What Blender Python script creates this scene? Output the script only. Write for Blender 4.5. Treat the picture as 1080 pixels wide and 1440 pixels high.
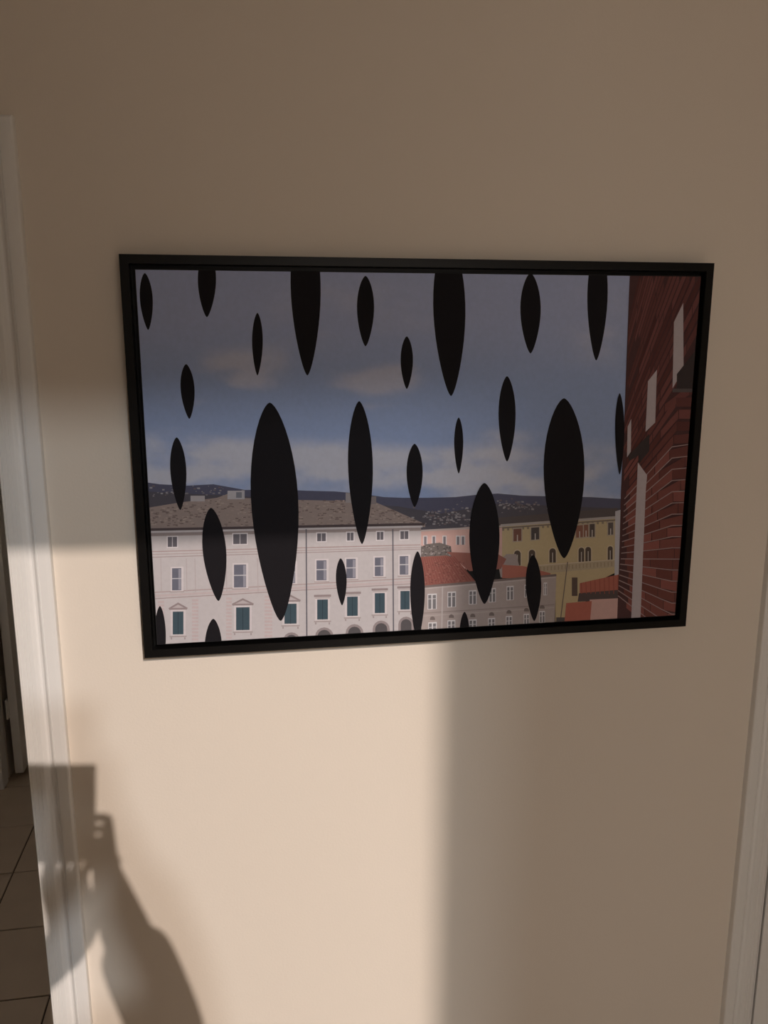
import bpy, bmesh, math, random
from mathutils import Vector, Matrix, noise
random.seed(7)
for o in list(bpy.data.objects): bpy.data.objects.remove(o)
scene = bpy.context.scene
COL = scene.collection

# ------------------------------------------------------------------ camera
CAM = Vector((0.0, -1.23, 1.75)); FPX = 1152.8465
RIGHT = Vector((0.9871719, -0.1596607, -0.0002622))
UP = Vector((0.0330837, 0.2029471, 0.9786306))
BACK = Vector((-0.1561956, -0.9660854, 0.2056259))
cd = bpy.data.cameras.new('camera'); cam = bpy.data.objects.new('camera', cd); COL.objects.link(cam)
cd.sensor_fit = 'HORIZONTAL'; cd.sensor_width = 36; cd.lens = 36 * FPX / 1080
cd.clip_start = 0.02; cd.clip_end = 200
M4 = Matrix((RIGHT, UP, BACK)).transposed().to_4x4(); M4.translation = CAM
cam.matrix_world = M4
scene.camera = cam

def at(px, py, y):
    """photo pixel -> point on the vertical plane at depth y (picture, wall)"""
    v = RIGHT * (px - 540) + UP * (720 - py) - BACK * FPX
    return CAM + v * ((y - CAM.y) / v.y)

# ------------------------------------------------------------------ light
SUN = Vector((-0.2236, 1.0, -0.5424)).normalized()      # late-afternoon sun through the open glazed door behind
def sun(name, d, energy, ang, col):
    l = bpy.data.lights.new(name, 'SUN'); l.energy = energy; l.angle = math.radians(ang); l.color = col
    o = bpy.data.objects.new(name, l); COL.objects.link(o)
    o.rotation_euler = d.to_track_quat('-Z', 'Y').to_euler(); o.location = (1.5, -5, 4)
    return o
sun('sun', SUN, 6.3, 0.5, (1.0, 0.85, 0.75))
sun('assumed_second_sun', Vector((-0.215, 1.0, -0.458)), 1.95, 2.2, (0.9, 0.95, 1.0))   # added weak second sun, assumed from a faint light band; source unknown
w = bpy.data.worlds.new('sky'); scene.world = w; w.use_nodes = True
bg = w.node_tree.nodes['Background']
bg.inputs[0].default_value = (1.0, 0.905, 0.82, 1); bg.inputs[1].default_value = 5.9
vs = scene.view_settings
vs.view_transform = 'Standard'; vs.look = 'None'; vs.gamma = 1; vs.use_curve_mapping = False
vs.exposure = -1.72

# ------------------------------------------------------------------ materials
def lin(c):
    return tuple(((x / 255) / 12.92 if x <= 10 else (((x / 255) + 0.055) / 1.055) ** 2.4) for x in c)
def mat(name, col, rough=0.6, spec=0.5, vary=0.04, nscale=30, bump=0.0, bscale=200, attr=None, coat=0):
    m = bpy.data.materials.new(name); m.use_nodes = True
    nt = m.node_tree; N = nt.nodes; L = nt.links; b = N['Principled BSDF']
    b.inputs['Roughness'].default_value = rough
    b.inputs['Specular IOR Level'].default_value = spec
    b.inputs['Coat Weight'].default_value = coat
    tc = N.new('ShaderNodeTexCoord')
    no = N.new('ShaderNodeTexNoise'); no.inputs['Scale'].default_value = nscale; no.inputs['Detail'].default_value = 4
    L.new(tc.outputs['Object'], no.inputs['Vector'])
    mr = N.new('ShaderNodeMapRange'); mr.inputs['To Min'].default_value = 1 - vary; mr.inputs['To Max'].default_value = 1 + vary
    L.new(no.outputs['Fac'], mr.inputs['Value'])
    mx = N.new('ShaderNodeMix'); mx.data_type = 'RGBA'; mx.blend_type = 'MULTIPLY'; mx.inputs[0].default_value = 1
    if attr:
        a = N.new('ShaderNodeVertexColor'); a.layer_name = attr; L.new(a.outputs['Color'], mx.inputs[6])
    else:
        mx.inputs[6].default_value = (*col, 1)
    L.new(mr.outputs['Result'], mx.inputs[7]); L.new(mx.outputs[2], b.inputs['Base Color'])
    if bump:
        n2 = N.new('ShaderNodeTexNoise'); n2.inputs['Scale'].default_value = bscale; n2.inputs['Detail'].default_value = 3
        L.new(tc.outputs['Object'], n2.inputs['Vector'])
        bp = N.new('ShaderNodeBump'); bp.inputs['Strength'].default_value = bump; bp.inputs['Distance'].default_value = 0.002
        L.new(n2.outputs['Fac'], bp.inputs['Height']); L.new(bp.outputs['Normal'], b.inputs['Normal'])
    return m
MT = {
    'wall': mat('wall_paint', (0.81, 0.735, 0.645), 0.85, 0.2, 0.012, 3, 0.10, 260),
    'ceil': mat('ceiling_paint', (0.74, 0.72, 0.68), 0.9, 0.2, 0.01, 3),
    'gloss': mat('gloss_white_paint', (0.86, 0.85, 0.83), 0.30, 0.5, 0.012, 12, 0.03, 60),
    'tile': mat('taupe_tile', (0.50, 0.41, 0.32), 0.42, 0.45, 0.14, 9, 0.05, 90),
    'grout': mat('dark_grout', (0.07, 0.055, 0.045), 0.9, 0.2, 0.1, 80),
    'frame': mat('black_satin_wood', (0.0045, 0.0042, 0.0042), 0.38, 0.22, 0.2, 60, 0.04, 300),
    'canvas': mat('canvas_edge', (0.02, 0.02, 0.022), 0.8, 0.2, 0.1, 300),
    'print': mat('matte_print', (1, 1, 1), 0.8, 0.12, 0.07, 170, 0.06, 1500, attr='Col'),
    'steel': mat('brushed_steel', (0.55, 0.53, 0.5), 0.35, 0.5, 0.05, 60),
    'render': mat('outdoor_render', (0.42, 0.38, 0.33), 0.9, 0.2, 0.08, 8, 0.3, 60),
    'ground': mat('outdoor_paving', (0.58, 0.50, 0.42), 0.9, 0.2, 0.15, 3),
    'skin': mat('skin', (0.62, 0.40, 0.30), 0.5, 0.4, 0.05, 20),
    'sweater': mat('grey_knit', (0.10, 0.10, 0.115), 0.95, 0.1, 0.2, 120, 0.3, 400),
    'denim': mat('denim', (0.05, 0.07, 0.12), 0.9, 0.1, 0.25, 150),
    'hair': mat('hair', (0.05, 0.032, 0.022), 0.6, 0.4, 0.4, 90),
    'shoe': mat('shoe_leather', (0.03, 0.025, 0.022), 0.5, 0.4, 0.1, 60),
    'phone': mat('phone_shell', (0.015, 0.016, 0.02), 0.15, 0.5, 0.05, 40),
    'eye': mat('eye', (0.7, 0.7, 0.68), 0.2, 0.5, 0.02, 40),
    'lip': mat('lip', (0.45, 0.2, 0.17), 0.5, 0.4, 0.05, 40),
}

# ------------------------------------------------------------------ helpers
def obj(name, verts, faces, m, parent=None, smooth=False):
    me = bpy.data.meshes.new(name); me.from_pydata([tuple(v) for v in verts], [], faces); me.update()
    bm = bmesh.new(); bm.from_mesh(me); bmesh.ops.recalc_face_normals(bm, faces=bm.faces); bm.to_mesh(me); bm.free()
    if m: me.materials.append(MT[m])
    if smooth:
        for p in me.polygons: p.use_smooth = True
    o = bpy.data.objects.new(name, me); COL.objects.link(o)
    if parent: o.parent = parent
    return o
BF = [(0, 3, 2, 1), (4, 5, 6, 7), (0, 1, 5, 4), (1, 2, 6, 5), (2, 3, 7, 6), (3, 0, 4, 7)]
def boxes(name, bl, m, parent=None, bevel=0):
    V, F = [], []
    for (x0, x1, y0, y1, z0, z1) in bl:
        b = len(V)
        V += [(x0, y0, z0), (x1, y0, z0), (x1, y1, z0), (x0, y1, z0), (x0, y0, z1), (x1, y0, z1), (x1, y1, z1), (x0, y1, z1)]
        F += [tuple(b + i for i in f) for f in BF]
    o = obj(name, V, F, m, parent)
    if bevel:
        md = o.modifiers.new('bevel', 'BEVEL'); md.width = bevel; md.segments = 2
    return o
def tag(o, label, cat=None, kind=None, group=None):
    o['label'] = label
    if cat: o['category'] = cat
    if kind: o['kind'] = kind
    if group: o['group'] = group
    return o
def struct(o, label, cat): return tag(o, label, cat, 'structure')
def empty(name, loc=(0, 0, 0)):
    o = bpy.data.objects.new(name, None); COL.objects.link(o); o.location = loc; return o

# ------------------------------------------------------------------ the setting
CEIL = 2.72; BY = -2.10                       # ceiling height, inner face of the back wall
LX, RX = -1.45, 1.95                          # side walls
OL0, OL1 = -1.16, -0.347                      # left doorway (inside the lining)
OR0, OR1 = 0.919, 1.70                        # right doorway
HEAD = 1.982                                  # underside of the door heads
WT = 0.12                                     # thickness of the picture wall
HY = 2.03                                     # far wall of the hall
struct(boxes('wall_front', [(LX, OL0, 0, WT, 0, CEIL), (OL0, OL1, 0, WT, HEAD, CEIL), (OL1, OR0, 0, WT, 0, CEIL),
       (OR0, OR1, 0, WT, HEAD, CEIL), (OR1, RX, 0, WT, 0, CEIL)], 'wall'), 'plain cream wall that the black framed picture hangs on', 'wall')
struct(boxes('wall_left', [(LX - .1, LX, BY - .25, .45, 0, CEIL), (LX - .1, LX, .45, 1.75, 0, 1.30), (LX - .1, LX, .45, 1.75, 2.15, CEIL), (LX - .1, LX, 1.75, HY + .1, 0, CEIL)], 'wall'), 'cream side wall beyond the tiled doorway', 'wall')
struct(boxes('wall_right', [(RX, RX + .1, BY - .25, HY + .1, 0, CEIL)], 'wall'), 'cream side wall past the closed white door', 'wall')
GX0, GX1, GZ = 0.045, 0.95, 2.603              # opening of the glazed door behind the photographer
struct(boxes('wall_back', [(LX, GX0, BY - .25, BY, 0, CEIL), (GX1, RX, BY - .25, BY, 0, CEIL), (GX0, GX1, BY - .25, BY, GZ + .135, CEIL)], 'wall'),
       'wall with the tall terrace opening that lets the sun in', 'wall')
struct(boxes('ceiling', [(LX - .1, RX + .1, BY - .25, 3.0, CEIL, CEIL + .1)], 'ceil'), 'plain off-white ceiling', 'ceiling')
# far side of the hall: opening into an unlit store room whose door stands open
FX0, FX1 = -1.022, -0.25
struct(boxes('wall_hall', [(LX, FX0, HY, HY + .1, 0, CEIL), (FX0, FX1, HY, HY + .1, 2.0, CEIL), (FX1, RX, HY, HY + .1, 0, CEIL)], 'wall'),
       'far wall of the tiled hall', 'wall')
struct(boxes('wall_store', [(LX, FX1 + .4, 2.9, 3.0, 0, CEIL), (LX - .1, LX, HY + .1, 3.0, 0, CEIL), (FX1 + .4, FX1 + .5, HY + .1, 3.0, 0, CEIL)], 'wall'),
       'walls of the unlit store room off the hall', 'wall')

# tiled floor: each tile is a piece
TW, TH, TZ = 0.2450, 0.2853, 0.0
floor = struct(boxes('floor', [(LX - .1, RX + .1, BY - .25, 3.0, -0.10, -0.004)], 'grout'), 'taupe rectangular floor tiles with dark joints', 'floor')
tw, th, g = TW / 2 - .0022, TH / 2 - .0022, .0012
tv = [(-tw, -th, -.008), (tw, -th, -.008), (tw, th, -.008), (-tw, th, -.008), (-tw, -th, -g), (tw, -th, -g), (tw, th, -g), (-tw, th, -g),
      (-tw + g, -th + g, 0), (tw - g, -th + g, 0), (tw - g, th - g, 0), (-tw + g, th - g, 0)]
tf = [(0, 1, 5, 4), (1, 2, 6, 5), (2, 3, 7, 6), (3, 0, 4, 7), (4, 5, 9, 8), (5, 6, 10, 9), (6, 7, 11, 10), (7, 4, 8, 11), (8, 9, 10, 11), (0, 3, 2, 1)]
tile0 = obj('tile', tv, tf, 'tile', floor)
X0, Y0 = -0.839, 1.381                        # a joint crossing seen through the doorway
first = True
for iy in range(-14, 6):
    for ix in range(-3, 13):
        x, y = X0 + (ix + .5) * TW, Y0 + (iy + .5) * TH
        if x < LX - .1 or x > RX + .08 or y < BY - .27 or y > 2.9: continue
        if y > 0.3 and x > 0.6: continue
        o = tile0 if first else tile0.copy()
        if not first: COL.objects.link(o); o.parent = floor
        o.location = (x, y, random.uniform(-.0004, .0004)); first = False

# moulded casings: profile (u from the opening outwards, depth out of the wall), in metres
PROF = [(0, 0), (0, .010), (.0012, .0118), (.0034, .0118), (.0040, .0104), (.0046, .0110), (.0105, .0113), (.0110, .0107), (.0116, .0114), (.0160, .0116),
        (.0165, .0110), (.0171, .0117), (.0230, .0119), (.0258, .0104), (.0285, .0078), (.0315, .0066), (.0345, .0076), (.0370, .0108), (.0388, .0128),
        (.0404, .0130), (.0406, .0118), (.0414, .0120), (.0420, .0142), (.0520, .0145), (.0565, .0142), (.0590, .0128), (.0598, .0105), (.0598, 0)]
def casing_leg(name, xin, sgn, ztop, label, y0=0.0, ysg=-1):
    V, F = [], []; n = len(PROF)
    for u, dpt in PROF:
        x = xin + sgn * u
        V += [(x, y0 + ysg * dpt, 0), (x, y0 + ysg * dpt, ztop + u)]
    for i in range(n - 1): F.append((2 * i, 2 * i + 1, 2 * i + 3, 2 * i + 2))
    F.append(tuple(2 * i for i in range(n))); F.append(tuple(2 * i + 1 for i in reversed(range(n))))
    o = obj(name, V, F, 'gloss'); return struct(o, label, 'door casing')
def casing_head(name, xa, xb, ztop, label, y0=0.0, ysg=-1):
    V, F = [], []; n = len(PROF)
    for u, dpt in PROF:
        V += [(xa - u, y0 + ysg * dpt, ztop + u), (xb + u, y0 + ysg * dpt, ztop + u)]
    for i in range(n - 1): F.append((2 * i, 2 * i + 1, 2 * i + 3, 2 * i + 2))
    o = obj(name, V, F, 'gloss'); return struct(o, label, 'door casing')
CIN_L, CIN_R, CTOP = -0.3545, 0.9165, 1.978
casing_leg('trim_1', CIN_L, 1, CTOP, 'white moulded door casing upright between the tiled hall doorway and the picture')
casing_head('trim_2', OL0 - .007 + .012, CIN_L, CTOP, 'white moulded casing across the top of the hall doorway')
casing_leg('trim_3', OL0 + .005, -1, CTOP, 'white moulded casing upright on the far side of the hall doorway')
casing_leg('trim_4', CIN_R, -1, CTOP, 'white moulded casing upright beside the closed white door')
casing_head('trim_5', CIN_R, OR1 - .005, CTOP, 'white moulded casing across the top of the closed white door')
casing_leg('trim_6', OR1 - .005, 1, CTOP, 'white moulded casing upright on the latch side of the closed door')
# linings inside the doorways
struct(boxes('trim_7', [(OL1 - .006, OL1 + .012, -.0005, WT + .001, 0, HEAD), (OL0 - .012, OL0 + .006, -.0005, WT + .001, 0, HEAD),
       (OL0, OL1, -.0005, WT + .001, HEAD - .006, HEAD + .012)], 'gloss'), 'white lining inside the hall doorway', 'door lining')
struct(boxes('trim_8', [(OR0 - .012, OR0 + .001, 0, WT, 0, HEAD), (OR1 - .001, OR1 + .012, 0, WT, 0, HEAD), (OR0, OR1, 0, WT, HEAD - .001, HEAD + .012), (OR0, OR0 + .025, .042, .06, 0, HEAD)], 'gloss'),
       'white lining around the closed door', 'door lining')
for i, (a, b) in enumerate(((OL1 + .062, OR0 - .064),)):
    struct(boxes('baseboard_front', [(a, b, -.012, 0, 0, .07)], 'gloss', bevel=.003), 'white baseboard under the picture wall', 'baseboard')

struct(boxes('baseboard_left', [(LX, LX + .012, BY, 0, 0, .07)], 'gloss', bevel=.003), 'white baseboard along the side wall', 'baseboard')
struct(boxes('baseboard_right', [(RX - .012, RX, BY, 0, 0, .07)], 'gloss', bevel=.003), 'white baseboard along the wall past the closed door', 'baseboard')
# closed door on the right
door = boxes('door_1', [(OR0 + .0075, OR1 - .003, -.004, .036, .006, HEAD - .004)], 'gloss', bevel=.002)
struct(door, 'closed white door beside the right-hand casing', 'door')
for (z0, z1) in ((.22, .86), (1.02, 1.82)):
    boxes('door_panel', [(OR0 + .15, OR1 - .15, -.010, -.004, z0, z1)], 'gloss', door, bevel=.005)
boxes('door_handle', [(OR1 - .075, OR1 - .05, -.05, -.004, 1.03, 1.05), (OR1 - .19, OR1 - .05, -.062, -.046, 1.03, 1.05)], 'steel', door, bevel=.004)

# open store-room door across the hall, seen on its hinged edge
door2 = boxes('door_2', [(-.996, -.963, HY - .012, HY + .76, .022, 1.99)], 'gloss', bevel=.002)
struct(door2, 'open white door across the tiled hall seen on its edge', 'door')
boxes('hinge', [(-1.006, -.9985, HY - .020, HY - .004, .262, .345), (-1.004, -.994, HY - .016, HY - .010, .268, .339)], 'gloss', door2, bevel=.002)
boxes('hinge', [(-1.006, -.9985, HY - .020, HY - .004, 1.662, 1.745), (-1.004, -.994, HY - .016, HY - .010, 1.668, 1.739)], 'gloss', door2, bevel=.002)
boxes('door_handle', [(-1.04, -.996, HY + .66, HY + .68, 1.03, 1.05), (-1.05, -1.035, HY + .55, HY + .68, 1.03, 1.05)], 'steel', door2, bevel=.004)
struct(boxes('trim_9', [(FX0 - .065, FX0 - .004, HY - .03, HY, 0, 2.06), (FX0 - .012, FX0 + .004, HY - .095, HY - .03, 0, 2.06)], 'gloss', bevel=.002),
       'white casing upright beside the open store-room door', 'door casing')

# terrace door opening behind the photographer: frame only, the leaf stands open
struct(boxes('trim_10', [(GX0 - .0, GX0 + .045, BY - .16, BY - .09, 0, GZ + .135), (GX1 - .045, GX1, BY - .16, BY - .09, 0, GZ + .135),
       (GX0, GX1, BY - .16, BY - .0901, GZ + .025 + .064, GZ + .135)], 'gloss', bevel=.003), 'white frame of the open terrace door', 'door frame')
struct(boxes('fill_window_1', [(LX - .075, LX - .02, .45, .50, 1.30, 2.15), (LX - .075, LX - .02, 1.70, 1.75, 1.30, 2.15), (LX - .075, LX - .02, .50, 1.70, 1.30, 1.35),
       (LX - .075, LX - .02, .50, 1.70, 2.10, 2.15), (LX - .07, LX - .03, 1.08, 1.12, 1.35, 2.10)], 'gloss'), 'white frame of an unseen window added to light the tiled hall', 'window')  # unseen window, added with its wall opening to brighten the dark hall
# outside
struct(boxes('ground_outside', [(-14, 16, -26, BY - .25, -.3, -.12)], 'ground'), 'paved terrace outside', 'ground')
struct(boxes('wall_outside', [(1.722, 5.2, -6.4, -6.1, -.12, 6.4)], 'render'), 'rendered garden-side wall of the neighbouring house', 'wall')

# ------------------------------------------------------------------ framed picture
FY = -0.030                                   # front plane of the frame
fx0, fx1, fz0, fz1 = -0.1697, 0.7034, 1.2825, 1.8639
pic = empty('framed_picture', ((fx0 + fx1) / 2, 0, fz0))
tag(pic, 'wide landscape print of a town under a cloudy sky in a thin black floater frame', 'picture')
def prt(name, verts, faces, m, parent, loc):
    return obj(name, [Vector(v) - loc for v in verts], faces, m, parent)
PL = Vector(pic.location)
FB = -0.0015                                  # back of the frame, on its wall bumpers
# rail profile: (inward offset, y)
RP = [(0, FB), (0, FY + .0008), (.0008, FY), (.0118, FY), (.0126, FY + .0008), (.0126, -.010), (.034, -.010), (.034, FB)]
def rail(a, b, ina, inb):
    """a,b outer corners (x,z); ina,inb inward unit diagonals for the mitres"""
    V, F = [], []; n = len(RP)
    for u, y in RP:
        V += [(a[0] + ina[0] * u, y, a[1] + ina[1] * u), (b[0] + inb[0] * u, y, b[1] + inb[1] * u)]
    for i in range(n):
        j = (i + 1) % n; F.append((2 * i, 2 * i + 1, 2 * j + 1, 2 * j))
    F.append(tuple(2 * i for i in range(n))); F.append(tuple(2 * i + 1 for i in reversed(range(n))))
    prt('frame_rail', V, F, 'frame', pic, PL)
cs = [((fx0, fz1), (1, -1)), ((fx1, fz1), (-1, -1)), ((fx1, fz0), (-1, 1)), ((fx0, fz0), (1, 1))]
for i in range(4):
    (a, ia), (b, ib) = cs[i], cs[(i + 1) % 4]
    rail(a, b, ia, ib)
# stretched canvas inside the floater gap
CY = FY + .0035                               # face of the canvas
gap = .0185
cx0, cx1, cz0, cz1 = fx0 + gap, fx1 - gap, fz0 + gap, fz1 - gap
canvas = boxes('canvas', [(cx0 - PL.x, cx1 - PL.x, CY - PL.y, -.0102 - PL.y, cz0 - PL.z, cz1 - PL.z)], 'canvas', pic, bevel=.0012)

# the print: flat shapes of colour on the canvas face. Colours are albedos.
PV, PF, PC = [], [], []
layer = [0]
STACK = []
def ly(): return CY - .00015
def level(poly):
    xs = [p[0] for p in poly]; zs = [p[1] for p in poly]; b = (min(xs), max(xs), min(zs), max(zs)); lv = 0
    for c0, c1, c2, c3, l in STACK:
        if l > lv and b[0] < c1 and c0 < b[1] and b[2] < c3 and c2 < b[3]: lv = l
    STACK.append((*b, lv + 1)); return lv + 1
def clip(poly):
    """clip polygon (x,z) to the canvas face"""
    e = .0016
    for ax, lim, sg in ((0, cx0 + e, 1), (0, cx1 - e, -1), (1, cz0 + e, 1), (1, cz1 - e, -1)):
        out = []
        for i in range(len(poly)):
            p, q = poly[i - 1], poly[i]
            dp, dq = sg * (p[ax] - lim), sg * (q[ax] - lim)
            if dp * dq < 0:
                t = dp / (dp - dq); out.append((p[0] + (q[0] - p[0]) * t, p[1] + (q[1] - p[1]) * t))
            if dq >= 0: out.append(q)
        poly = out
        if len(poly) < 3: return []
    return poly
def P2(px, py):
    v = at(px, py, CY); return (v.x, v.z)
def shape(pts, col, world=False):
    poly = clip([p if world else P2(*p) for p in pts])
    if len(poly) < 3: return
    b = len(PV); y = ly() - level(poly) * .00003
    PV.extend((x, y, z) for x, z in poly); PF.append(tuple(range(b, b + len(poly)))); PC.append([col] * len(poly))
def line(a, b, w, col):
    ax, ay = a; bx, by = b; l = math.hypot(bx - ax, by - ay) or 1
    nx, ny = -(by - ay) / l * w / 2, (bx - ax) / l * w / 2
    shape([(ax + nx, ay + ny), (bx + nx, by + ny), (bx - nx, by - ny), (ax - nx, ay - ny)], col)
def rect(x0, y0, x1, y1, col, sk=0.0):
    shape([(x0, y0), (x1, y0 + sk * (x1 - x0)), (x1, y1 + sk * (x1 - x0)), (x0, y1)], col)
def mixc(a, b, t): return tuple(a[i] + (b[i] - a[i]) * t for i in range(3))
def sm(a, b, x):
    t = max(0, min(1, (x - a) / (b - a))); return t * t * (3 - 2 * t)

# sky with soft clouds
BLUE, DEEP, CLD, PALE = (.39, .435, .60), (.30, .39, .585), (.52, .53, .62), (.60, .60, .645)
NX, NZ = 240, 120
e = .0016
blobs = [(335, 512, 70, 26, .75), (350, 540, 50, 14, .5), (505, 540, 70, 17, .75), (560, 525, 40, 14, .5), (275, 565, 30, 9, .4), (530, 573, 36, 8, .45),
         (250, 630, 90, 26, .55), (420, 645, 120, 22, .55), (620, 640, 120, 14, .55), (730, 612, 60, 10, .3), (610, 670, 140, 14, .6), (300, 668, 120, 12, .6),
         (600, 440, 140, 40, .22), (840, 450, 60, 60, .45), (460, 430, 90, 60, .3)]
grididx = {}
for j in range(NZ + 1):
    for i in range(NX + 1):
        x = cx0 + e + (cx1 - cx0 - 2 * e) * i / NX; z = cz1 - e - (.40) * j / NZ
        grididx[(i, j)] = len(PV); PV.append((x, ly(), z))
def skycol(x, z):
    v = Vector((x, CY, z)) - CAM
    c = Vector((v.dot(RIGHT), v.dot(UP), -v.dot(BACK)))
    px, py = 540 + FPX * c.x / c.z, 720 - FPX * c.y / c.z
    col = mixc(BLUE, DEEP, sm(430, 560, py) * .8)
    n = noise.fractal(Vector((x * 7, z * 16, 3.1)), 1.0, 2.0, 5)
    a = 0
    for bx, by, rx, ry, s in blobs:
        d = ((px - bx) / rx) ** 2 + ((py - by) / ry) ** 2
        a += s * math.exp(-d * 1.1)
    a += .5 * sm(590, 690, py)
    n2 = noise.fractal(Vector((x * 26, z * 48, 9.7)), 1.0, 2.0, 4)
    a = max(0, min(1, a * (1 + .8 * n + .35 * n2) + .14 * n + .03 * n2))
    col = mixc(col, CLD if py < 600 else PALE, sm(.1, .95, a) * .9)
    return col
for j in range(NZ):
    for i in range(NX):
        q = [grididx[(i, j)], grididx[(i, j + 1)], grididx[(i + 1, j + 1)], grididx[(i + 1, j)]]
        PF.append(tuple(q)); PC.append([skycol(PV[k][0], PV[k][2]) for k in q])

# hills and the far town
layer[0] = 1
HILL = (.105, .105, .15); HILL2 = (.10, .092, .105)
shape([(190, 676), (225, 681), (262, 683), (300, 681), (345, 689), (390, 688), (430, 690), (470, 691), (505, 694), (540, 699), (566, 700), (600, 700), (640, 699),
       (668, 696), (700, 694), (735, 697), (775, 698), (830, 699), (880, 702), (900, 704), (900, 770), (190, 770)], HILL)
layer[0] = 2
shape([(190, 690), (260, 694), (330, 697), (560, 712), (620, 722), (700, 708), (800, 712), (900, 716), (900, 790), (190, 790)], HILL2)
layer[0] = 3
for k in range(260):
    r = random.random()
    if r < .45: x, y = random.gauss(625, 22), random.gauss(726, 7)
    elif r < .75: x, y = random.gauss(730, 26), random.gauss(711, 5)
    else: x, y = random.uniform(208, 345), random.gauss(691, 3.5)
    s = random.uniform(1.2, 4); c = random.choice([(.29, .26, .26), (.22, .20, .21), (.18, .14, .14), (.34, .32, .32)])
    if y > 699 or x < 350: rect(x, y, x + s, y + s * .6, c)

# yellow house
layer[0] = 4
shape([(700, 728), (868, 714), (868, 735), (700, 746)], (.115, .095, .09))
YEL = (.50, .40, .235)
shape([(704, 740), (866, 729), (866, 805), (830, 822), (814, 880), (776, 884), (772, 812), (704, 797)], YEL)
layer[0] = 5
line((704, 739), (866, 727.5), 3.5, (.42, .38, .35)); line((704, 742.6), (866, 731.2), 2, (.2, .16, .13))
for x in range(706, 864, 7): rect(x, 743.5 - (x - 704) * .07, x + 3, 746.5 - (x - 704) * .07, (.26, .21, .15))
for x0, x1, y0, y1, c in ((722, 733, 744, 761, (.20, .10, .075)), (747, 758, 742, 759, (.09, .075, .07)), (810, 820, 739, 756, (.25, .12, .085)),
                          (821, 827, 738, 755, (.25, .12, .085)), (829, 836, 737, 755, (.10, .08, .07)), (855, 862, 735, 752, (.12, .10, .09))):
    rect(x0 - 1.5, y0 - 1.5, x1 + 1.5, y1 + 1.5, (.42, .35, .27), -.07)
    layer[0] = 6; rect(x0, y0, x1, y1, c, -.07); line(((x0 + x1) / 2, y0 + 8), ((x0 + x1) / 2, y1), 1.4, (.55, .5, .45)); layer[0] = 5
def arch(cxp, y0, y1, w, col):
    pts = [(cxp + w / 2 * math.cos(t), y0 + w / 2 - w / 2 * math.sin(t)) for t in [math.pi * k / 8 for k in range(9)]]
    shape([(cxp + w / 2, y1)] + pts + [(cxp - w / 2, y1)], col)
for c_, y0, y1, w_ in ((727.5, 774, 795, 9), (748, 773, 793, 9), (777, 771, 791, 9), (817.5, 770, 793, 8), (827, 769, 792, 8), (858, 768, 788, 7)):
    arch(c_, y0 - 1.6, y1, w_ + 3.2, (.55, .46, .32)); layer[0] = 6; arch(c_, y0, y1, w_, (.10, .075, .06)); line((c_, y0 + 6), (c_, y1), 1.2, (.5, .46, .4)); layer[0] = 5
shape([(757, 795), (866, 787), (866, 797), (770, 806), (757, 804)], (.43, .35, .24)); layer[0] = 6
for x in range(760, 864, 5): line((x, 797 - (x - 760) * .07), (x, 803 - (x - 760) * .07), 1, (.30, .23, .15))
line((757, 795), (866, 787), 1.4, (.56, .47, .34))
rect(804, 812, 812, 838, (.12, .085, .07)); rect(778, 840, 781, 880, (.14, .11, .09)); line((798, 790), (788, 872), 1.3, (.16, .13, .11))
rect(782, 868, 800, 880, (.10, .085, .08))

# narrow pale house side, red roofs on the right
layer[0] = 7
shape([(865, 719), (875, 716), (873, 808), (864, 809)], (.50, .48, .49))
shape([(815, 820), (873, 807), (872, 834), (815, 836)], (.40, .135, .095))
shape([(814, 834), (873, 829), (873, 843), (812, 846)], (.10, .075, .07))
shape([(829, 843), (871, 841), (869, 880), (828, 880)], (.58, .37, .32))
shape([(796, 848), (832, 845), (829, 880), (793, 880)], (.42, .14, .10))
layer[0] = 8
for k in range(9): line((817 + k * 6.5, 819.5 - k * 1.4), (818 + k * 6.4, 835), 1.1, (.30, .095, .07))

# brown house, its red roofs and the pink house behind
layer[0] = 7
shape([(588, 747), (658, 741), (706, 742), (706, 800), (588, 800)], (.62, .40, .345))
layer[0] = 8
line((588, 746.5), (706, 740), 2.5, (.5, .42, .38))
for x0 in (595, 607, 622, 641, 648, 662, 690): rect(x0, 753, x0 + 6, 766, (.62, .58, .56)); rect(x0 + 1.3, 754.5, x0 + 4.7, 766, (.20, .18, .19))
shape([(590, 770), (600, 765), (618, 763), (634, 768), (636, 784), (590, 786)], (.17, .145, .13))
shape([(700, 790), (712, 779), (726, 779), (730, 796), (772, 808), (704, 812)], (.36, .30, .275))
for k in range(60): x, y = random.uniform(591, 633), random.uniform(767, 782); rect(x, y, x + 2.2, y + 1.6, random.choice([(.27, .23, .21), (.10, .085, .08), (.33, .29, .27)]))
layer[0] = 9
shape([(590, 783), (627, 781), (640, 784), (664, 812), (668, 817), (594, 825)], (.29, .115, .09))
shape([(628, 776), (700, 779), (712, 786), (704, 800), (660, 803), (640, 786)], (.30, .125, .10))
shape([(706, 794), (736, 796), (774, 806), (774, 812), (706, 813)], (.40, .15, .11))
layer[0] = 10
for k in range(16): line((594 + k * 2.9, 784 - k * .15), (600 + k * 4.4, 822 - k * .4), .9, (.25, .08, .065))
for k in range(130): x, y = random.uniform(596, 655), random.uniform(788, 820); rect(x, y, x + 2.0, y + 1.2, random.choice([(.36, .16, .13), (.20, .08, .065)]))
BRN = (.40, .335, .305)
shape([(594, 825), (706, 814), (782, 809), (779, 884), (592, 892)], BRN)
layer[0] = 11
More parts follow.
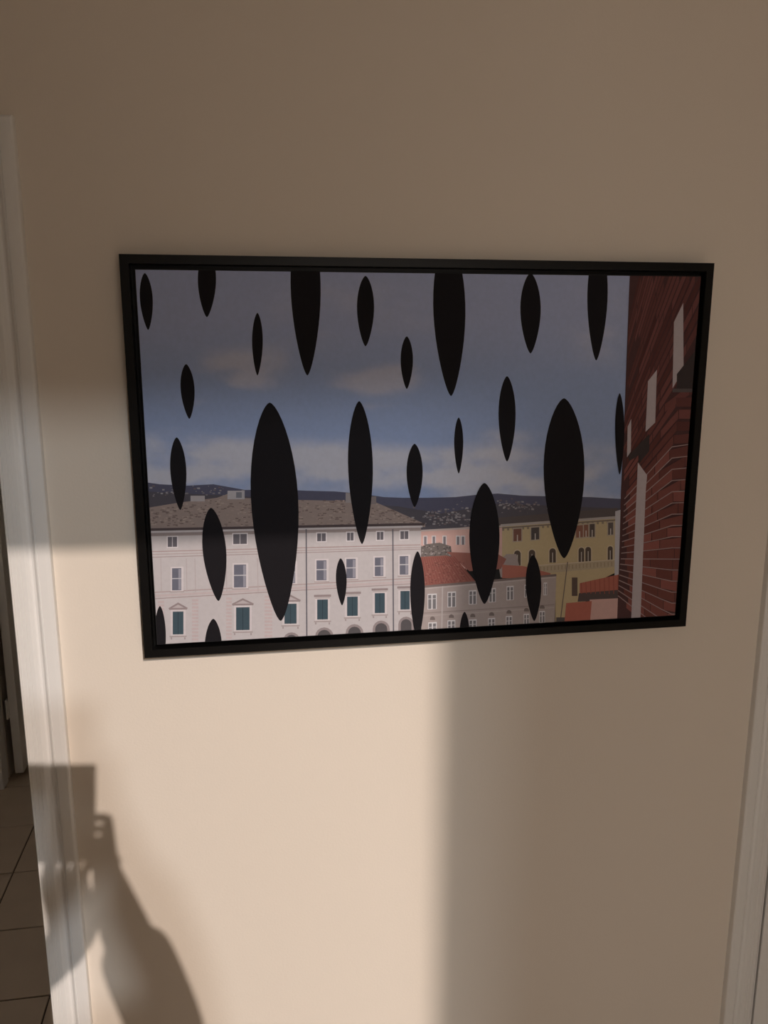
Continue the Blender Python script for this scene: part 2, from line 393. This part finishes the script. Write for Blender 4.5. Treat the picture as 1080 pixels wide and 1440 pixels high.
line((592, 825), (782, 808.5), 3, (.20, .155, .14)); line((592, 828), (781, 811.5), 1.3, (.50, .44, .41)); line((594, 862), (779, 850), 1.6, (.31, .26, .235)); line((594, 866), (779, 854), 1, (.47, .41, .375))
for x0, x1, y0, y1 in ((601, 614, 835, 857), (629, 641, 832, 854), (659, 670, 830, 850), (687, 697, 827, 847), (712, 722, 824, 844), (737, 744, 822, 840), (764, 769, 819, 837),
                       (602, 614, 875, 890), (629, 640, 872, 888), (659, 670, 871, 884), (686, 696, 869, 882), (711, 720, 866, 881), (736, 744, 863, 880), (758, 766, 859, 876)):
    rect(x0, y0, x1, y1, (.66, .63, .61), -.07)
    w_ = (x1 - x0) / 2; layer[0] = 12
    for q in range(2): rect(x0 + 1 + q * w_ * .95, y0 + 1.5, x0 + w_ * .82 + q * w_ * .98, y1 - 1, (.20, .19, .19), -.07)
    line((x0, y0 + 7), (x1, y0 + 6.3), .9, (.62, .58, .56)); layer[0] = 11
    if y0 > 858: arch((x0 + x1) / 2, y0 - 8.5, y0 - 3.5, 7, (.19, .155, .14))
line((622, 824), (621, 890), 1.5, (.52, .47, .44))

# white palazzo on the left
layer[0] = 13
shape([(196, 716), (250, 707), (305, 700), (327, 692), (336, 700), (420, 703), (470, 704), (515, 705), (530, 707), (560, 720), (598, 737), (598, 741), (196, 746)], (.335, .265, .23))
layer[0] = 14
for k in range(620):
    x = random.uniform(200, 592); t = random.random(); top = 716 - (x - 200) * .17 if x < 330 else (701 if x < 520 else 701 + (x - 520) * .46)
    y = top + 2 + t * (737 - top); rect(x, y, x + random.uniform(2, 5), y + 1.4, random.choice([(.44, .345, .29), (.225, .17, .15), (.38, .29, .25), (.19, .14, .125)]))
rect(320, 690, 344, 702, (.48, .45, .45)); rect(332, 692, 340, 700, (.22, .22, .24)); rect(268, 697, 288, 705, (.46, .42, .41)); rect(486, 693, 500, 707, (.36, .32, .31)); rect(516, 698, 529, 709, (.26, .22, .21))
FAC = (.53, .485, .465)
shape([(196, 745), (592, 738), (591, 900), (196, 920)], FAC)
layer[0] = 15
line((196, 745), (597, 737), 3.6, (.10, .075, .075)); line((196, 748.2), (594, 740.2), 2.6, (.60, .55, .53)); line((196, 752), (592, 744), 4.4, (.33, .27, .25))
for y0, y1, wd, c in ((776, 766, 1.4, (.40, .30, .28)), (780, 769.5, 1.2, (.44, .35, .33)), (784, 772, 1, (.36, .28, .265)), (834, 812.5, 1.4, (.42, .32, .30)), (839, 817, 3.2, (.53, .44, .42)), (843, 820, 1.2, (.38, .29, .275))):
    line((196, y0), (591, y1), wd, c)
for x, w_ in ((222, 9), (270, 9), (318, 8), (372, 11)):
    for k in range(13): rect(x, 846 + k * 5.0 - (x - 200) * .05, x + w_, 849 + k * 5.0 - (x - 200) * .05, (.53, .43, .41))
for x in (430.5, 552.3): line((x, 744), (x + 1, 905), 1.8, (.14, .13, .145))
for x in (214, 226, 262, 274, 318, 362, 392): line((x, 785), (x + 1, 832), .9, (.46, .39, .375))
layer[0] = 16
WD, TEAL = (.15, .15, .18), (.055, .085, .10)
for x0, x1, y0, y1 in ((236, 249, 755, 769), (328, 347, 751, 765), (400, 412, 751, 764), (446, 458, 750, 761), (488, 497, 749, 760), (530, 539, 748, 759), (563, 574, 747, 758)):
    rect(x0 - 1.5, y0 - 1.5, x1 + 1.5, y1 + 1.5, (.66, .61, .59), -.02); layer[0] = 17
    rect(x0, y0, x1, y1, (.13, .12, .13), -.02); line(((x0 + x1) / 2, y0), ((x0 + x1) / 2, y1), 1.2, (.45, .42, .42)); layer[0] = 16
for x0, x1, y0, y1 in ((242, 255, 799, 830), (329, 346, 794, 826), (400, 415, 791, 820), (445, 459, 788, 816), (487, 500, 786, 813), (527, 539, 784, 810), (562, 574, 782, 808)):
    rect(x0 - 2, y0 - 2, x1 + 3, y1 + 2, (.64, .58, .56), -.02); layer[0] = 17
    rect(x0, y0, x1, y1, WD, -.02); rect(x1 - 4, y0 + 1, x1 - .5, y1 - 1, (.30, .29, .32), -.02); line((x0, (y0 + y1) / 2 - 1), (x1, (y0 + y1) / 2 - 1.3), 1.4, (.52, .5, .5)); line((x0 - 3, y1 + 2.2), (x1 + 4, y1 + 1.8), 1.4, (.40, .33, .31)); layer[0] = 16
for x0, x1, y0, y1 in ((243, 258, 860, 892), (332, 351, 854, 886), (400, 417, 849, 877), (446, 461, 843, 871), (488, 503, 839, 866), (527, 541, 834, 862), (563, 576, 831, 857)):
    rect(x0 - 3, y0 - 3, x1 + 3, y1 + 2, (.62, .56, .54), -.02); layer[0] = 17
    rect(x0, y0, x1, y1, TEAL, -.02); line(((x0 + x1) / 2, y0), ((x0 + x1) / 2, y1), .8, (.035, .05, .06))
    if x0 < 420: shape([(x0 - 6, y0 - 5), ((x0 + x1) / 2, y0 - 13), (x1 + 6, y0 - 5.5), (x1 + 5, y0 - 3), (x0 - 5, y0 - 2.6)], (.30, .24, .23)); layer[0] = 18; shape([(x0 - 1, y0 - 5.2), ((x0 + x1) / 2, y0 - 10), (x1 + 1, y0 - 5.5)], (.48, .42, .40))
    else: line((x0 - 4.5, y0 - 5), (x1 + 4.5, y0 - 5.6), 3.2, (.30, .24, .23)); line((x0 - 3, y0 - 2), (x1 + 3, y0 - 2.5), 1.5, (.44, .38, .36))
    layer[0] = 17; line((x0 - 4.5, y1 + 3), (x1 + 4.5, y1 + 2.5), 2, (.40, .34, .32)); rect(x0 - 3, y1 + 4, x0 - 1, y1 + 7, (.36, .3, .29)); rect(x1 + 1, y1 + 4, x1 + 3, y1 + 7, (.36, .3, .29)); layer[0] = 16
for c_, y0, w_ in ((410, 889, 24), (456, 882, 26), (498.5, 877.5, 25), (536, 872.5, 24), (571, 867, 22)):
    arch(c_, y0, y0 + 30, w_, (.30, .25, .24)); layer[0] = 17; arch(c_, y0 + 3.5, y0 + 30, w_ - 7, (.10, .09, .09)); layer[0] = 16

# brick house side on the right
layer[0] = 19
shape([(886, 374), (1000, 374), (970, 890), (867, 890), (870, 800), (873, 690), (877, 610), (881, 500), (884, 420)], (.085, .042, .040))
layer[0] = 20
VX, VY = 801, 785
def ledge(y): return 886 - (y - 384) * .037
def redge(y): return 990 - (y - 384) * .0765
k = -40; ys = []
while k < 8: ys.append(VY + k * 14.2); k += 1
for i, yk in enumerate(ys):                    # a course runs between two rays through the vanishing point
    for part in (0, 1):
        x = 866
        while x < 1000:
            L_ = (x - VX) * random.uniform(.16, .30); x1 = x + L_
            def yy(xx, base):                   # beyond the corner the courses run level
                xc = 944 - (base - 785) * .03
                xm = min(xx, xc) if base > 560 else xx
                return VY + (base - VY) * (xm - VX) / 129.0
            gp = .13 if yk > 640 else .2
            t0, t1 = yk + 14.2 * gp, yk + 14.2 * (1 - gp * .2)
            q = [(x, yy(x, t0)), (x1 - .8, yy(x1 - .8, t0)), (x1 - .8, yy(x1 - .8, t1)), (x, yy(x, t1))]
            ymid = (q[0][1] + q[2][1]) / 2
            lo = ledge(ymid)
            if part == 0 and x >= lo - 2 and 372 < ymid < 890:
                r = random.uniform(.72, 1.35); lowr = sm(520, 760, ymid)
                c = mixc((.135, .052, .046), (.20, .072, .058), lowr)
                q = [(max(px_, ledge(py_)), py_) for px_, py_ in q]
                shape(q, tuple(v * r for v in c))
            x = x1
        if part == 0 and yk > 640:              # pale mortar on the lower courses
            pts = [(xx, yy(xx, yk + .6)) for xx in (ledge(yk) + 1, 905, 930, 944, 975)]
            layer[0] = 21
            for a, b in zip(pts, pts[1:]): line(a, b, 1.3, (.34, .235, .215))
            layer[0] = 20
layer[0] = 22
PW = (.47, .405, .40)
for p in ([(960, 426), (947, 453), (945, 546), (960.5, 520)], [(923, 520), (910.5, 536), (907, 607), (920.6, 594)], [(887, 589), (882, 600), (881, 643), (886.5, 635)],
          [(896, 650), (909, 668), (907, 690), (899, 885), (886, 885)]): shape(p, PW)
for p in ([(984, 484), (951, 526), (951, 551), (979, 551)], [(912, 610), (882, 641), (884, 648), (897, 640), (897, 652), (912, 634)]): shape(p, (.055, .042, .04))
line((945, 549), (978, 549), 5, (.11, .09, .085))

# plain dark upright marks scattered over the picture: a generic stand-in for the artwork's motif
layer[0] = 23
INK = (.013, .0115, .013)
def mark(cxp, y0, y1, w, tilt=0.0):
    n = 22; pts = []; h = y1 - y0; ym = (y0 + y1) / 2
    for s in (1, -1):
        for k in range(n + 1):
            t = (1 - math.cos(math.pi * k / n)) / 2 if s == 1 else (1 + math.cos(math.pi * k / n)) / 2
            hw = w / 2 * max(0, math.sin(math.pi * t)) ** .62 * (1.0 - .30 * t)
            pts.append((cxp + s * hw + tilt * (t - .5) * h, y0 + t * h))
    shape(pts, INK)
for a in ((206, 384, 464, 24, .06), (291, 350, 446, 34, 0), (362, 440, 528, 20, 0), (430, 300, 528, 56, .02), (514, 388, 487, 32, 0), (572, 473, 547, 23, 0),
          (632, 330, 557, 60, .02), (746, 384, 497, 38, 0), (840, 340, 507, 38, -.02), (264, 512, 589, 26, .06), (251, 615, 717, 30, .05), (387, 566, 873, 88, .05),
          (507, 564, 765, 46, .02), (583, 624, 713, 30, 0), (645, 587, 666, 17, 0), (713, 529, 649, 32, 0), (793, 560, 785, 76, 0), (681, 679, 849, 56, 0),
          (302, 714, 845, 44, .08), (480, 785, 851, 20, .03), (587, 775, 900, 27, 0), (750, 780, 873, 29, .02), (225, 852, 950, 22, 0), (300, 870, 960, 32, 0), (653, 860, 930, 19, 0), (871, 553, 667, 17, 0)):
    mark(a[0], a[1], a[2], a[3] * .88, a[4])
me = bpy.data.meshes.new('print')
me.from_pydata([tuple(Vector(v) - PL) for v in PV], [], PF); me.update()
ca = me.color_attributes.new('Col', 'FLOAT_COLOR', 'CORNER')
buf = []
for pol, cl in zip(me.polygons, PC):
    for c in cl: buf += [min(.9, c[0] * 1.04), min(.9, c[1] * 1.09), min(.9, c[2] * 1.20), 1.0]
ca.data.foreach_set('color', buf)
me.materials.append(MT['print'])
pr = bpy.data.objects.new('print', me); COL.objects.link(pr); pr.parent = canvas
# every flat shape faces the room
bm = bmesh.new(); bm.from_mesh(me)
bm.normal_update()
fl = [f for f in bm.faces if f.normal.y > 0]
bmesh.ops.reverse_faces(bm, faces=fl); bm.to_mesh(me); bm.free()
pr['label'] = 'printed view of pale houses, a brick wall and dark marks under a grey-blue sky'
# soft wall bumpers
for bx_, bz_ in ((fx0 + .02, fz0 + .02), (fx1 - .02, fz0 + .02), (fx0 + .02, fz1 - .02), (fx1 - .02, fz1 - .02)):
    boxes('bumper', [(bx_ - .006 - PL.x, bx_ + .006 - PL.x, FB - .0005, 0, bz_ - .006 - PL.z, bz_ + .006 - PL.z)], 'canvas', pic)

# ------------------------------------------------------------------ the photographer (only the shadow falls into view)
def cpt(x, y, z): return CAM + RIGHT * x + UP * y + BACK * z
phone = empty('phone', tuple(cpt(-.0175, -.135, .008)))
tag(phone, 'dark phone in an opened cover held upright in front of the picture', 'phone')
pm = Matrix((RIGHT, UP, BACK)).transposed().to_4x4(); pm.translation = cpt(-.0175, -.0575, .008); phone.matrix_world = pm
boxes('body', [(-.0375, .0375, -.0775, .0775, -.004, .004)], 'phone', phone, bevel=.003)
boxes('screen', [(-.035, .035, -.074, .074, .0041, .0046)], 'phone', phone)
boxes('case_cover', [(-.115, -.0385, -.0775, .0775, -.0015, .0015)], 'sweater', phone, bevel=.001)
boxes('lens_ring', [(.022, .033, .030, .041, -.0052, -.0041)], 'steel', phone)

def skinmesh(name, verts, edges, radii, root, m, parent=None, sub=2):
    me = bpy.data.meshes.new(name); me.from_pydata([tuple(v) for v in verts], edges, []); me.update()
    o = bpy.data.objects.new(name, me); COL.objects.link(o)
    md = o.modifiers.new('skin', 'SKIN'); md.use_smooth_shade = True
    sv = me.skin_vertices[0].data
    for i, r in enumerate(radii):
        sv[i].radius = r if isinstance(r, tuple) else (r, r); sv[i].use_root = (i == root)
    s = o.modifiers.new('sub', 'SUBSURF'); s.levels = s.render_levels = sub
    me.materials.append(MT[m])
    if parent: o.parent = parent
    return o
J = {
 'pelvis': (.10, -1.74, .80), 'waist': (.10, -1.745, .93), 'chest': (.10, -1.745, 1.08), 'neck': (.10, -1.735, 1.21), 'jaw': (.10, -1.715, 1.275), 'head': (.10, -1.72, 1.345), 'crown': (.10, -1.725, 1.40),
 'shl': (-.05, -1.70, 1.20), 'ell': (-.22, -1.47, 1.40), 'wrl': (-.006, -1.332, 1.520), 'pal': tuple(cpt(-.018, -.194, .058)),
 'shr': (.245, -1.71, 1.18), 'elr': (.155, -1.475, 1.40), 'wrr': (.056, -1.315, 1.530), 'par': tuple(cpt(.042, -.172, .060)),
 'hil': (.015, -1.74, .77), 'knl': (.005, -1.70, .42), 'anl': (.005, -1.76, .075), 'tol': (-.01, -1.62, .035),
 'hir': (.185, -1.74, .77), 'knr': (.195, -1.71, .42), 'anr': (.20, -1.77, .075), 'tor': (.215, -1.63, .035)}
nm = list(J); V = [Vector(J[k]) for k in nm]; ix = {k: i for i, k in enumerate(nm)}
RAD = dict(pelvis=(.085, .07), waist=(.095, .075), chest=(.13, .10), neck=.05, jaw=(.055, .062), head=(.072, .085), crown=(.06, .07), shl=.052, ell=.038, wrl=.042, pal=.050,
           shr=.052, elr=.052, wrr=.042, par=.050, hil=.072, knl=.055, anl=.036, tol=.028, hir=.072, knr=.055, anr=.036, tor=.028)
ED = [('pelvis', 'waist'), ('waist', 'chest'), ('chest', 'neck'), ('neck', 'jaw'), ('jaw', 'head'), ('head', 'crown'), ('chest', 'shl'), ('shl', 'ell'), ('ell', 'wrl'), ('wrl', 'pal'),
      ('chest', 'shr'), ('shr', 'elr'), ('elr', 'wrr'), ('wrr', 'par'), ('pelvis', 'hil'), ('hil', 'knl'), ('knl', 'anl'), ('anl', 'tol'), ('pelvis', 'hir'), ('hir', 'knr'), ('knr', 'anr'), ('anr', 'tor')]
E_ = [(ix[a], ix[b]) for a, b in ED]; R_ = [RAD[k] for k in nm]
def finger(rootk, pts, r):
    prev = ix[rootk]
    for k, p in enumerate(pts):
        V.append(Vector(p)); R_.append(r * (1 - .12 * k)); E_.append((prev, len(V) - 1)); prev = len(V) - 1
# both hands hold the phone's lower half: fingers on the lens side, thumbs on the screen side
for yy_, l in ((-.072, .9), (-.090, 1.0), (-.108, .95), (-.126, .75)):
    finger('par', [cpt(.042, yy_ - .004, .012), cpt(.031, yy_, -.013), cpt(.026 - .014 * l, yy_ + .001, -.0150), cpt(.026 - .026 * l, yy_, -.0145)], .0090)
finger('par', [cpt(.036, -.118, .036), cpt(.022, -.100, .032), cpt(.012, -.082, .028)], .0100)
for x_, l in ((-.054, .8), (-.036, .95), (-.018, 1.0), (0, .9)):
    finger('pal', [cpt(x_, -.158, .016), cpt(x_, -.150, -.012), cpt(x_, -.150 + .028 * l, -.0155), cpt(x_, -.150 + .048 * l, -.0150)], .0090)
finger('pal', [cpt(-.046, -.150, .040), cpt(-.044, -.122, .032), cpt(-.040, -.102, .028)], .0100)
person = skinmesh('person', V, E_, R_, 0, 'skin')
tag(person, 'person in a grey sweater and jeans raising a phone towards the picture', 'person')
def garment(name, keys, edges, grow, m, extra=None):
    i2 = {k: i for i, k in enumerate(keys)}; vv = [Vector(J[k]) if k in J else Vector(extra[k][0]) for k in keys]
    rr = []
    for k in keys:
        r = RAD[k] if k in RAD else extra[k][1]
        rr.append((r[0] + grow, r[1] + grow) if isinstance(r, tuple) else r + grow)
    return skinmesh(name, vv, [(i2[a], i2[b]) for a, b in edges], rr, 0, m, person)
garment('sweater', ['chest', 'waist', 'hem', 'collar', 'shl', 'ell', 'cul', 'shr', 'elr', 'cur'],
        [('chest', 'waist'), ('waist', 'hem'), ('chest', 'collar'), ('chest', 'shl'), ('shl', 'ell'), ('ell', 'cul'), ('chest', 'shr'), ('shr', 'elr'), ('elr', 'cur')], .014, 'sweater',
        dict(hem=((.10, -1.74, .71), (.155, .125)), collar=((.10, -1.74, 1.185), .052), cul=((-.046, -1.340, 1.506), .040), cur=((.060, -1.315, 1.515), .048)))
garment('trousers', ['belt', 'hil', 'knl', 'anl', 'hir', 'knr', 'anr'], [('belt', 'hil'), ('hil', 'knl'), ('knl', 'anl'), ('belt', 'hir'), ('hir', 'knr'), ('knr', 'anr')], .022, 'denim', dict(belt=((.10, -1.74, .85), (.10, .088))))
for a, b in (('anl', 'tol'), ('anr', 'tor')):
    va, vb = Vector(J[a]), Vector(J[b]); va = Vector((va.x, va.y - .03, .045)); vb = Vector((vb.x, vb.y, .04))
    skinmesh('shoe', [va, (va + vb) / 2, vb], [(0, 1), (1, 2)], [.046, .05, .045], 0, 'shoe', person)
HC = Vector((.10, -1.725, 1.345))
def ball(name, c, r, m, keep=None, seg=20):
    bm = bmesh.new(); bmesh.ops.create_uvsphere(bm, u_segments=seg, v_segments=seg // 2 + 2, radius=1)
    for v in bm.verts: v.co = Vector((v.co.x * r[0], v.co.y * r[1], v.co.z * r[2])) + c
    if keep:
        bmesh.ops.delete(bm, geom=[v for v in bm.verts if not keep(v.co)], context='VERTS')
    me = bpy.data.meshes.new(name); bm.to_mesh(me); bm.free(); me.materials.append(MT[m])
    for p in me.polygons: p.use_smooth = True
    o = bpy.data.objects.new(name, me); COL.objects.link(o); o.parent = person; return o
hair = ball('hair', HC + Vector((0, -.008, .012)), (.088, .102, .098), 'hair', lambda c: not (c.y > HC.y + .035 and c.z < HC.z + .045) and c.z > HC.z - .07, 28)
so = hair.modifiers.new('solid', 'SOLIDIFY'); so.thickness = .012
for s in (-1, 1):
    ball('eye', HC + Vector((s * .028, .070, .004)), (.012, .010, .008), 'eye')
    ball('ear', HC + Vector((s * .078, -.002, -.008)), (.010, .02, .03), 'skin')
ball('nose', HC + Vector((0, .082, -.022)), (.012, .018, .022), 'skin')
ball('mouth', HC + Vector((0, .070, -.052)), (.022, .010, .006), 'lip')
